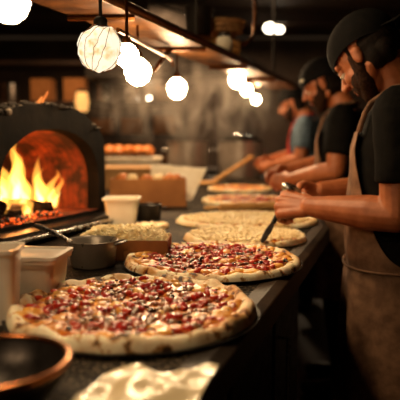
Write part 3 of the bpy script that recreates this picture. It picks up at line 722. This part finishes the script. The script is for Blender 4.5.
mb = MB().lathe([(.001, 0), (.045, 0), (.075, .03), (.098, .075), (.102, .08), (.096, .078), (.07, .034), (.04, .008), (.001, .006)], n=36)
M['wicker'] = pm('wicker', hexc('b88a58'), hexc('86603a'), 20, .7, bump=.8, bscale=40, stretch=(1, 1, 6))
build('basket_body', mb, 'wicker', t)
for i in range(3): build('rim_band', MB().tube([((.102-.009*i)*math.cos(2*PI*k/30), (.102-.009*i)*math.sin(2*PI*k/30), .078-.022*i) for k in range(30)], .0045, 6, closed=True), 'wicker', t)
cc = Vector((.108, 2.72, zt+.036))
tg = thing('white_jar', 'small white jar standing at the edge of the copper shelf', 'jar', cc-Vector((0, 0, .035)))
build('jar_body', MB().lathe([(.001, 0), (.03, 0), (.036, .01), (.036, .055), (.026, .068), (.001, .068)], n=24), 'plastic_w', tg)
build('lid', MB().lathe([(.001, .068), (.028, .068), (.028, .082), (.001, .083)], n=24), 'steel', tg)
build('strap', MB().tube([(-.02, 0, .08), (0, 0, .13), (.02, 0, .08)], .002, 6), 'iron', tg)
tag(build('hanging_pipe', MB().tube([at(253, -40, 3.0), at(255, 0, 3.0), at(255, 20, 3.0), at(253, 36, 3.0), at(246, 43, 3.0), at(236, 46, 3.0)], .009, 10), 'bronze'), 'bronze pipe dropping from the ceiling and bending towards the shelf', 'pipe')

# ceiling lamps in the far room
for (x, y, Y, r, lb) in ((270.5, 28, 6.4, .068, 'larger white globe lamp high over the far end'), (279, 29.5, 6.9, .052, 'smaller white globe lamp beside the larger one, far end')):
    c = at(x, y, Y); t = thing('globe_lamp', lb, 'lamp', c)
    build('globe', MB().ell((0, 0, 0), (r, r, r*.72), nu=28, nv=14), 'bulb_white', t)
    build('cap', MB().lathe([(.001, r*.66), (.04, r*.66), (.03, r*.9), (.001, r*.92)], n=16), 'iron', t)
    build('cord', MB().tube([(0, 0, r*.9), (0, 0, 2.70-c.z)], .004, 6), 'iron', t)
c = at(82, 102, 5.6)
t = thing('wall_lantern', 'amber glowing lantern on the dark back shelving, left of the steam', 'lamp', c)
build('lantern_glass', MB().lathe([(.001, -.09), (.05, -.09), (.065, 0), (.05, .09), (.001, .09)], n=20), 'sconce', t)
build('lantern_cap', MB().lathe([(.001, .09), (.06, .09), (.02, .12), (.001, .125)], n=20), 'iron', t)
build('lantern_base', MB().lathe([(.001, -.11), (.055, -.11), (.055, -.09), (.001, -.09)], n=20), 'iron', t)
c = at(149, 98, 6.0); tag(build('small_lamp', MB().ell((0, 0, 0), .022, nu=14, nv=8), 'bulb_white', loc=c), 'tiny white point lamp between the bulbs in the far dark', 'lamp')

# ------------------------------------------------------------------ back of the kitchen
t = thing('storage_rack', 'tall dark storage rack along the far left wall side', 'rack', (-1.25, 6.1, 0))
for sx in (-1.1, 1.1):
    for sy in (-.22, .22): build('post', MB().box((sx, sy, 1.15), (.05, .05, 2.3)), 'iron', t, sm=False)
for z in (.4, .9, 1.3, 1.62, 2.0): build('shelf', MB().box((0, 0, z), (2.2, .5, .035)), 'wood_dark', t, sm=False)
# lantern stands on the rack
names = [('steel_canister', 'steel'), ('card_carton', 'card'), ('card_carton', 'card'), ('steel_canister', 'steel'), ('card_carton', 'card'), ('card_carton', 'card'), ('card_carton', 'card'), ('steel_canister', 'old_steel')]
desc = {'steel_canister': 'steel canister', 'card_carton': 'brown carton', 'white_carton': 'white carton'}
where = {1.318: 'lower visible', .918: 'lowest', 1.638: 'middle', 2.018: 'top'}
for zi, z in enumerate((.918, 1.318, 1.638)):
    for i in range(7):
        nm, mt = names[(i*3+zi*2) % 8]; x = -1.25-.9+.3*i+random.uniform(-.03, .03); h = random.uniform(.12, .24)
        if abs(x-c.x) < .0: continue
        lb = '%s on the %s shelf of the back rack, %s from the left' % (desc[nm], where[z], ['first', 'second', 'third', 'fourth', 'fifth', 'sixth', 'seventh'][i])
        if nm == 'steel_canister':
            t2 = thing(nm, lb, 'canister', (x, 6.02, z)); build('can_body', MB().lathe([(.001, 0), (.075, 0), (.075, h-.02), (.07, h), (.001, h)], n=24), mt, t2); build('lid', MB().lathe([(.001, h), (.078, h), (.078, h+.018), (.001, h+.022)], n=24), 'steel', t2)
        else:
            t2 = thing(nm, lb, 'carton', (x, 6.02, z)); build('carton_body', MB().box((0, 0, h/2), (.2, .2, h)), mt, t2, sm=False, bevel=.004); build('flap', MB().box((0, 0, h+.003), (.2, .2, .006)), mt, t2, sm=False)
# extractor hood over the pots
t = thing('extractor_hood', 'dull metal extractor hood above the steaming pots', 'hood', (-.2, 5.4, 1.78))
build('canopy', MB().loft([[Vector((x, y, 0)) for x, y in ((-.75, -.35), (.75, -.35), (.75, .4), (-.75, .4))], [Vector((x, y, .08)) for x, y in ((-.75, -.35), (.75, -.35), (.75, .4), (-.75, .4))], [Vector((x, y, .42)) for x, y in ((-.3, 0), (.3, 0), (.3, .35), (-.3, .35))]]), 'dark_steel', t, sm=False)
build('duct', MB().box((0, .18, .67), (.5, .32, .5)), 'dark_steel', t, sm=False)
# back worktop behind
t = thing('back_counter', 'low back counter under the dark storage rack at the far end', 'counter', (.9, 6.6, 0))
build('worktop', MB().box((0, 0, .93), (1.8, .6, .04)), 'old_steel', t, sm=False); build('cabinet_body', MB().box((0, 0, .455), (1.7, .55, .91)), 'wood_dark', t, sm=False)

# ------------------------------------------------------------------ steam
st = MB().ell((0, 0, 0), (.80, .35, .36), nu=24, nv=14)
tag(build('steam_cloud', st, 'steam', loc=(-.05, 4.45, 1.52)), 'pale steam drifting up from the big pots', 'steam', kind='stuff')

# ------------------------------------------------------------------ cooks
def rotm(axis, deg): return Matrix.Rotation(math.radians(deg), 3, axis)
def hand(mb, wrist, a, k, n, curls, thumb_in=.6, s=1.0):
    """wrist point, a: wrist to knuckles, k: index to little finger, n: palm normal"""
    a = a.normalized(); n = (n - a*n.dot(a)).normalized(); k = (k - a*k.dot(a)-n*k.dot(n)).normalized()
    K = []
    spec = [(-.030, .083, (.042, .026, .021), .0095), (-.010, .088, (.046, .030, .022), .0098), (.010, .084, (.042, .028, .021), .0094), (.028, .075, (.033, .021, .018), .0084)]
    axis = n.cross(a)
    for i, (off, ln, seg, rr) in enumerate(spec):
        kn = wrist + a*ln*s + k*off*s + n*(-.004 if i in (1, 2) else .001)
        mb.cap(wrist + k*off*.55*s + a*.01, kn, .015*s, .0125*s)
        ang = 0; p = kn; r = rr*s
        for j, L in enumerate(seg):
            ang += math.radians(curls[j] + (i-1.5)*2.5)
            d_ = a*math.cos(ang) + n*math.sin(ang) + k*(i-1.5)*.035*(1-min(1, ang))
            q = p + d_.normalized()*L*s; mb.cap(p, q, r, r*.9, 10); p = q; r *= .92
        K.append(kn)
    mb.ell(wrist + a*.045*s + n*.006, (.040*s, .034*s, .016*s), Matrix((a, k, n)).transposed())
    b = wrist + a*.018*s - k*.022*s + n*.008
    d1 = (a*.62 - k*.55 + n*.5).normalized(); p1 = b + d1*.042*s
    d2 = (a*.8 - k*.05 + n*thumb_in).normalized(); p2 = p1 + d2*.032*s
    d3 = (a*.75 + k*.35 + n*thumb_in).normalized(); p3 = p2 + d3*.026*s
    mb.chain([b, p1, p2, p3], [.016*s, .0125*s, .0112*s, .009*s], 10)
    return K
def cook(label, base, rz, cfg):
    t = thing('person', label, 'person', base, rz)
    hi = cfg['vox']; dz = cfg.get('dz', 0)
    V = lambda x, y, z: Vector((x, y, z+dz))
    # --- body: one continuous surface
    body = MB()
    th = math.radians(cfg['pitch']); hc = V(*cfg['head'])
    HF = Vector((math.cos(th), 0, -math.sin(th))); HU = Vector((math.sin(th), 0, math.cos(th))); HL = Vector((0, 1, 0))
    if cfg.get('yaw'):
        R_ = Matrix.Rotation(math.radians(cfg['yaw']), 3, 'Z'); HF = R_ @ HF; HU = R_ @ HU; HL = R_ @ HL
    HM = Matrix((HF, HL, HU)).transposed()
    H = lambda x, y, z: hc + HF*x + HL*y + HU*z
    body.ell(H(-.012, 0, .022), (.097, .076, .098), HM, 24, 16)            # cranium
    body.ell(H(.030, 0, -.035), (.058, .060, .082), HM, 20, 14)            # face
    body.ell(H(.050, 0, -.088), (.034, .034, .026), HM)                    # chin
    for s_ in (-1, 1):
        body.cap(H(-.012, s_*.056, -.052), H(.045, s_*.026, -.088), .019, .017)   # jaw line
        body.ell(H(.062, s_*.036, -.028), (.022, .020, .020), HM)          # cheek
        body.cap(H(.079, s_*.014, .022), H(.070, s_*.048, .020), .0105, .009)   # brow
        body.ell(H(-.004, s_*.077, -.012), (.016, .009, .026), HM @ rotm('Y', -12))   # ear
        body.ell(H(-.008, s_*.082, -.004), (.012, .006, .014), HM)
        body.ell(H(.097, s_*.011, -.026), (.010, .008, .008), HM)          # nostril wing
    body.ell(H(.062, 0, .045), (.026, .042, .035), HM)                     # forehead
    body.chain([H(.084, 0, .014), H(.100, 0, -.006), H(.111, 0, -.022)], [.008, .009, .0115], 10)   # nose
    body.cap(H(.084, -.016, -.052), H(.084, .016, -.052), .0085, .0085); body.cap(H(.083, -.013, -.064), H(.083, .013, -.064), .0085, .0085)
    body.cap(H(.076, -.012, -.045), H(.076, .012, -.045), .014, .014)
    nb = V(*cfg['neck'])
    body.chain([H(-.035, 0, -.045), (H(-.035, 0, -.045)+nb)/2+Vector((-.006, 0, 0)), nb, nb+Vector((-.01, 0, -.06))], [.050, .052, .060, .075], 18)
    # torso core
    rings = []
    prof = cfg['torso']                                                    # z, f centre, half depth, half width
    def ring(z, f, rd, rl, n=32, p=2.4):
        out = []
        for j in range(n):
            a = 2*PI*j/n; ca, sa = math.cos(a), math.sin(a)
            out.append(Vector((f + rd*math.copysign(abs(ca)**(2/p), ca), rl*math.copysign(abs(sa)**(2/p), sa), z+dz)))
        return out
    body.loft([ring(z, f, rd*.9, rl*.9) for z, f, rd, rl in prof])
    for sd_, A_ in (('near', cfg['near']), ('far', cfg['far'])):
        sh, el, wr_ = V(*A_[0]), V(*A_[1]), V(*A_[2])
        body.chain([nb+Vector((-.01, 0, -.05)), sh], [.05, .052])
        body.chain([sh, sh*.5+el*.5, el, el*.7+wr_*.3, el*.25+wr_*.75, wr_], [.056, .051, .045, .048, .036, .029], 16)
        hand(body, wr_, Vector(A_[3]), Vector(A_[4]), Vector(A_[5]), A_[6], s=A_[7] if len(A_) > 7 else 1)
    hipz = prof[0][0]+dz
    for s_ in (-1, 1):                                                     # legs and feet
        body.chain([Vector((prof[0][1], s_*.085, hipz)), Vector((.0, s_*.11, .5)), Vector((-.03, s_*.115, .07))], [.08, .05, .035])
        body.cap(Vector((-.03, s_*.115, .05)), Vector((.12, s_*.13, .035)), .034, .028)
    build('body', body, 'skin', t, organic=hi, iters=2)
    # --- eyes, brows, lips
    for s_ in (-1, 1):
        e = build('eye', MB().ell(H(.0735, s_*.031, -.002), .0125, nu=14, nv=10), 'eye', t)
        build('iris', MB().ell(H(.0815, s_*.0325, -.005), .006, nu=10, nv=8), 'iris', e)
        build('eyelid', MB().ell(H(.0735, s_*.031, .0034), (.0142, .0144, .0120), HM, nu=14, nv=10), 'skin', t)
        build('eyebrow', MB().tube([H(.088, s_*.014, .020), H(.087, s_*.032, .026), H(.074, s_*.050, .021)], [.0035, .0045, .002], 8), 'hair', t)
    build('lips', MB().chain([H(.0905, -.014, -.055), H(.0935, 0, -.054), H(.0905, .014, -.055)], [.003, .0045, .003]).chain([H(.0895, -.012, -.063), H(.092, 0, -.064), H(.0895, .012, -.063)], [.003, .005, .003]), 'lip', t)
    # --- beard and hair
    bd = MB(); g = cfg.get('beard', 1)
    for s_ in (-1, 1):
        bd.chain([H(.016, s_*.062, .0), H(.020, s_*.056, -.040), H(.034, s_*.046, -.072), H(.055, s_*.026, -.098)], [.014, .022, .025*g, .023*g], 12)
        bd.chain([H(.089, 0, -.040), H(.084, s_*.020, -.050), H(.072, s_*.030, -.074), H(.066, s_*.012, -.098)], [.0055, .007, .012, .018], 10)
    for s_ in (-1, 1): bd.ell(H(.040, s_*.040, -.058), (.036, .024, .036), HM)
    bd.ell(H(.058, 0, -.102), (.030, .034, .024), HM)
    o = build('beard', bd, 'beard', t, organic=max(hi, .003), iters=2, wrinkle=.0018, wscale=220)
    hr = MB().ell(H(-.028, 0, -.004), (.082, .0775, .080), HM, 24, 14)
    hr.v = [v for v in hr.v]
    for s_ in (-1, 1): hr.ell(H(-.030, s_*.05, -.04), (.040, .028, .042), HM)
    for s_ in (-1, 1): hr.cap(H(.010, s_*.067, .03), H(.014, s_*.065, -.008), .010, .008); hr.ell(H(-.055, s_*.038, -.045), (.035, .034, .040), HM)
    build('hair', hr, 'hair', t, organic=max(hi, .003), iters=2, wrinkle=.0008, wscale=200)
    # --- cap worn backwards
    cp = MB(); n = 40; m = 16; cr = (.106, .085, .099); cc = (-.010, 0, .027); vs = []; fs = []
    for i in range(m+1):
        for j in range(n):
            a = 2*PI*j/n; low = math.radians(98 - 13*math.cos(a) + 6*math.cos(2*a)); ph = low*i/m
            bulge = 1 + .03*math.sin(ph*2)
            vs.append(H(cc[0]+cr[0]*bulge*math.sin(ph)*math.cos(a), cr[1]*bulge*math.sin(ph)*math.sin(a), cc[2]+cr[2]*math.cos(ph)))
    for i in range(m):
        for j in range(n): fs.append((i*n+j, i*n+(j+1) % n, (i+1)*n+(j+1) % n, (i+1)*n+j))
    cp.add(vs, fs); cap_ = build('cap', cp, 'cap', t, solid=.003)
    build('cap_button', MB().ell(H(cc[0], 0, cc[2]+cr[2]), (.008, .008, .004), HM), 'cap', cap_)
    band = [vs[m*n+j] for j in range(n)]
    build('cap_band', MB().tube(band, .0022, 8, closed=True), 'cap', cap_)
    vb = MB(); rg = []
    for i in range(9):
        a = PI + (-1+2*i/8)*.62; p_ = H(cc[0]+cr[0]*math.cos(a), cr[1]*math.sin(a), cc[2]-.022); q_ = p_ + HF*(-.06*math.cos((a-PI)*1.6)) - HU*.018
        rg.append([p_+HU*.0015, q_+HU*.0015, q_-HU*.0015, p_-HU*.0015])
    build('cap_visor', vb.loft(rg), 'cap', cap_)
    if cfg.get('badge'):
        build('cap_badge', MB().ell(H(cc[0]+.085, .060, cc[2]+.03), (.012, .006, .008), HM), 'plastic_w', cap_)
    # --- shirt
    sh_m = MB(); sh_m.loft([ring(z, f, rd, rl) for z, f, rd, rl in prof[1:]])
    for A_ in (cfg['near'], cfg['far']):
        sh, el = V(*A_[0]), V(*A_[1]); d_ = el-sh
        sh_m.chain([nb+Vector((-.012, 0, -.055)), sh], [.060, .066], 18)
        sh_m.tube([sh, sh+d_*.3, sh+d_*.66, sh+d_*.70], [.068, .068, .066, .063], 24)
    sh_m.tube([nb+Vector((-.012, 0, -.06)), nb+Vector((0, 0, -.012))], [.088, .066], 24)
    build('shirt', sh_m, cfg['shirt'], t, organic=max(hi*1.4, .005), iters=3, wrinkle=.007, wscale=9)
    build('collar', MB().tube([nb+Vector((0, 0, -.004))+Vector((.068*math.cos(a), .066*math.sin(a), -.016*math.cos(a))) for a in [2*PI*i/26 for i in range(26)]], .0085, 8, closed=True), cfg['shirt'], t)
    # --- trousers and shoes
    tr = MB(); tr.loft([ring(prof[0][0]-.02, prof[0][1], prof[0][2]*.98, prof[0][3]*.98), ring(prof[0][0]+.1, prof[0][1], prof[0][2], prof[0][3])])
    for s_ in (-1, 1): tr.chain([Vector((prof[0][1], s_*.09, hipz)), Vector((.0, s_*.11, .5)), Vector((-.03, s_*.115, .10))], [.098, .072, .058], 18)
    build('trousers', tr, 'trousers', t, organic=.008, iters=3, wrinkle=.006, wscale=8)
    for s_ in (-1, 1):
        so = MB().ell((-.03, s_*.115, .05), (.06, .045, .05)); so.cap((-.02, s_*.115, .045), (.14, s_*.13, .035), .045, .036)
        build('shoe', so, 'shoe', t, organic=.006)
    # --- apron
    def surf(z, a, off):
        zz = z
        for (z0, f0, d0, l0), (z1, f1, d1, l1) in zip(prof[:-1], prof[1:]):
            if z0 <= zz <= z1: break
        u_ = min(1, max(0, (zz-z0)/(z1-z0))) if zz >= prof[0][0] else 0
        if zz < prof[0][0]: f0, d0, l0 = prof[0][1:]; f1, d1, l1 = f0, d0, l0
        f = f0+(f1-f0)*u_; rd = d0+(d1-d0)*u_+off; rl = l0+(l1-l0)*u_+off; ca, sa = math.cos(a), math.sin(a); p = 2.4
        return Vector((f+rd*math.copysign(abs(ca)**(2/p), ca), rl*math.copysign(abs(sa)**(2/p), sa), zz+dz))
    wz = cfg['waist']
    def apr(u, v):
        z = .48 + v*(cfg['bib']-.48)
        half = 1.9 if z < wz else 1.9 + (0.5-1.9)*min(1, ((z-wz)/(cfg['bib']-wz))**.55)
        a = (u-.5)*2*half; low = max(0, wz-z)
        off = .014 + .03*low + (.012*low/.4+.003)*math.sin(a*7+z*3) + .004*noise.noise(Vector((a*3, z*9, 2)))
        off -= .006*math.exp(-((z-wz)/.02)**2)
        return surf(z, a, off)
    ap = build('apron', sheet(60, 70, apr), cfg['apron'], t, solid=.002)
    build('waist_tie', MB().tube([surf(wz, 2*PI*i/48, .017) for i in range(48)], .0035, 8, closed=True), cfg['apron'], ap)
    for s_ in (-1, 1):
        top = surf(cfg['bib'], s_*.55, .016); pts = [top, surf(cfg['bib']+.05, s_*.62, .022)]
        pts += [nb+Vector((.075, s_*.075, -.035)), nb+Vector((.02, s_*.086, .004)), nb+Vector((-.05, s_*.06, .018)), nb+Vector((-.075, 0, .016))]
        build('neck_strap', MB().tube(pts, .0075, 8), cfg['apron'], ap)
    return t
RZ = math.atan2(.28, -.96)
torso = [(.90, .0, .125, .175), (1.0, .0, .125, .168), (1.12, .0, .122, .172), (1.24, -.002, .12, .185), (1.33, -.012, .105, .19), (1.385, -.02, .075, .15)]
kdir = Vector((.062, .093, -.134)).normalized()
near1 = [(.0, .195, 1.345), (.0, .215, 1.075), (.231, .125, 1.081), (.9, -.35, .0), tuple(kdir), (-.27, -.69, -.6), (62, 85, 55), 1.14]
far1 = [(.0, -.195, 1.345), (.07, -.255, 1.10), (.225, -.12, 1.105), (.08, .07, -.06), (.1, 0, -1), (.2, 1, -.1), (35, 50, 30)]
cook('bearded cook in black cap, tee shirt and beige apron holding a spatula over the pizzas', (.566, 1.73, 0), RZ,
     dict(vox=.0032, head=(.092, 0, 1.508), neck=(.0, 0, 1.405), pitch=44, yaw=-26, torso=torso, near=near1, far=far1, shirt='tshirt', apron='apron', waist=.915, bib=1.29))
near2 = [(.0, .195, 1.345), (.02, .225, 1.10), (.235, .11, 1.05), (.11, -.03, -.03), (0, .3, -1), (0, -1, -.3), (35, 45, 25)]
far2 = [(.0, -.195, 1.345), (.09, -.235, 1.12), (.275, -.10, 1.085), (.1, .04, -.04), (0, .3, -1), (0, 1, -.4), (30, 40, 25)]
cook('bearded cook in black cap and black tee shirt in the middle, bending over the counter', (.704, 2.98, 0), RZ+.02,
     dict(vox=.005, dz=.025, head=(.105, 0, 1.515), neck=(.0, 0, 1.405), pitch=30, torso=torso, near=near2, far=far2, shirt='tshirt', apron='apron', waist=.915, bib=1.29, badge=1, beard=1.05))
cook('farthest cook, in blue grey shirt and red apron, working beyond the others', (.784, 4.48, 0), RZ+.05,
     dict(vox=.007, dz=.03, head=(.105, 0, 1.505), neck=(.0, 0, 1.405), pitch=26, torso=torso, near=near2, far=far2, shirt='denim', apron='red_cloth', waist=.915, bib=1.29, beard=.8))

# ------------------------------------------------------------------ spatula held by the front cook
R1 = Matrix.Rotation(RZ, 3, 'Z'); B1 = Vector((.566, 1.73, 0))
def W1(x, y, z): return B1 + R1 @ Vector((x, y, z))
aa = Vector(near1[3]).normalized(); nn = Vector(near1[5]); nn = (nn-aa*nn.dot(aa)).normalized()
kc = Vector(near1[2]) + aa*.104 + nn*.024
top = kc - kdir*.058; bot = kc + kdir*.05
tip = Vector((.366, .138, .974))
sp = thing('metal_spatula', 'steel spatula with rounded shiny end held in the front cook fist', 'spatula', W1(*tip))
O = W1(*tip)
def T(v): return W1(*v)-O
build('handle', MB().tube([T(top), T(kc), T(bot)], [.0085, .009, .007], 14), 'iron', sp)
d_t = (R1 @ (-kdir)); 
build('round_end', MB().ell(T(top-kdir*.012), (.034, .022, .017), Matrix.Rotation(.5, 3, 'Y')), 'steel', sp)
bdv = (tip-bot).normalized(); wv = bdv.cross(Vector((0, 1, 0))).normalized(); rg = []
for u, w_ in ((0, .005), (.15, .007), (.35, .009), (.7, .0085), (.92, .0065), (1, .002)):
    c = bot + (tip-bot)*u; nrm = bdv.cross(wv)
    rg.append([T(c+wv*w_+nrm*.001), T(c-wv*w_+nrm*.001), T(c-wv*w_-nrm*.001), T(c+wv*w_-nrm*.001)])
build('blade', MB().loft(rg), 'old_steel', sp, sm=False)
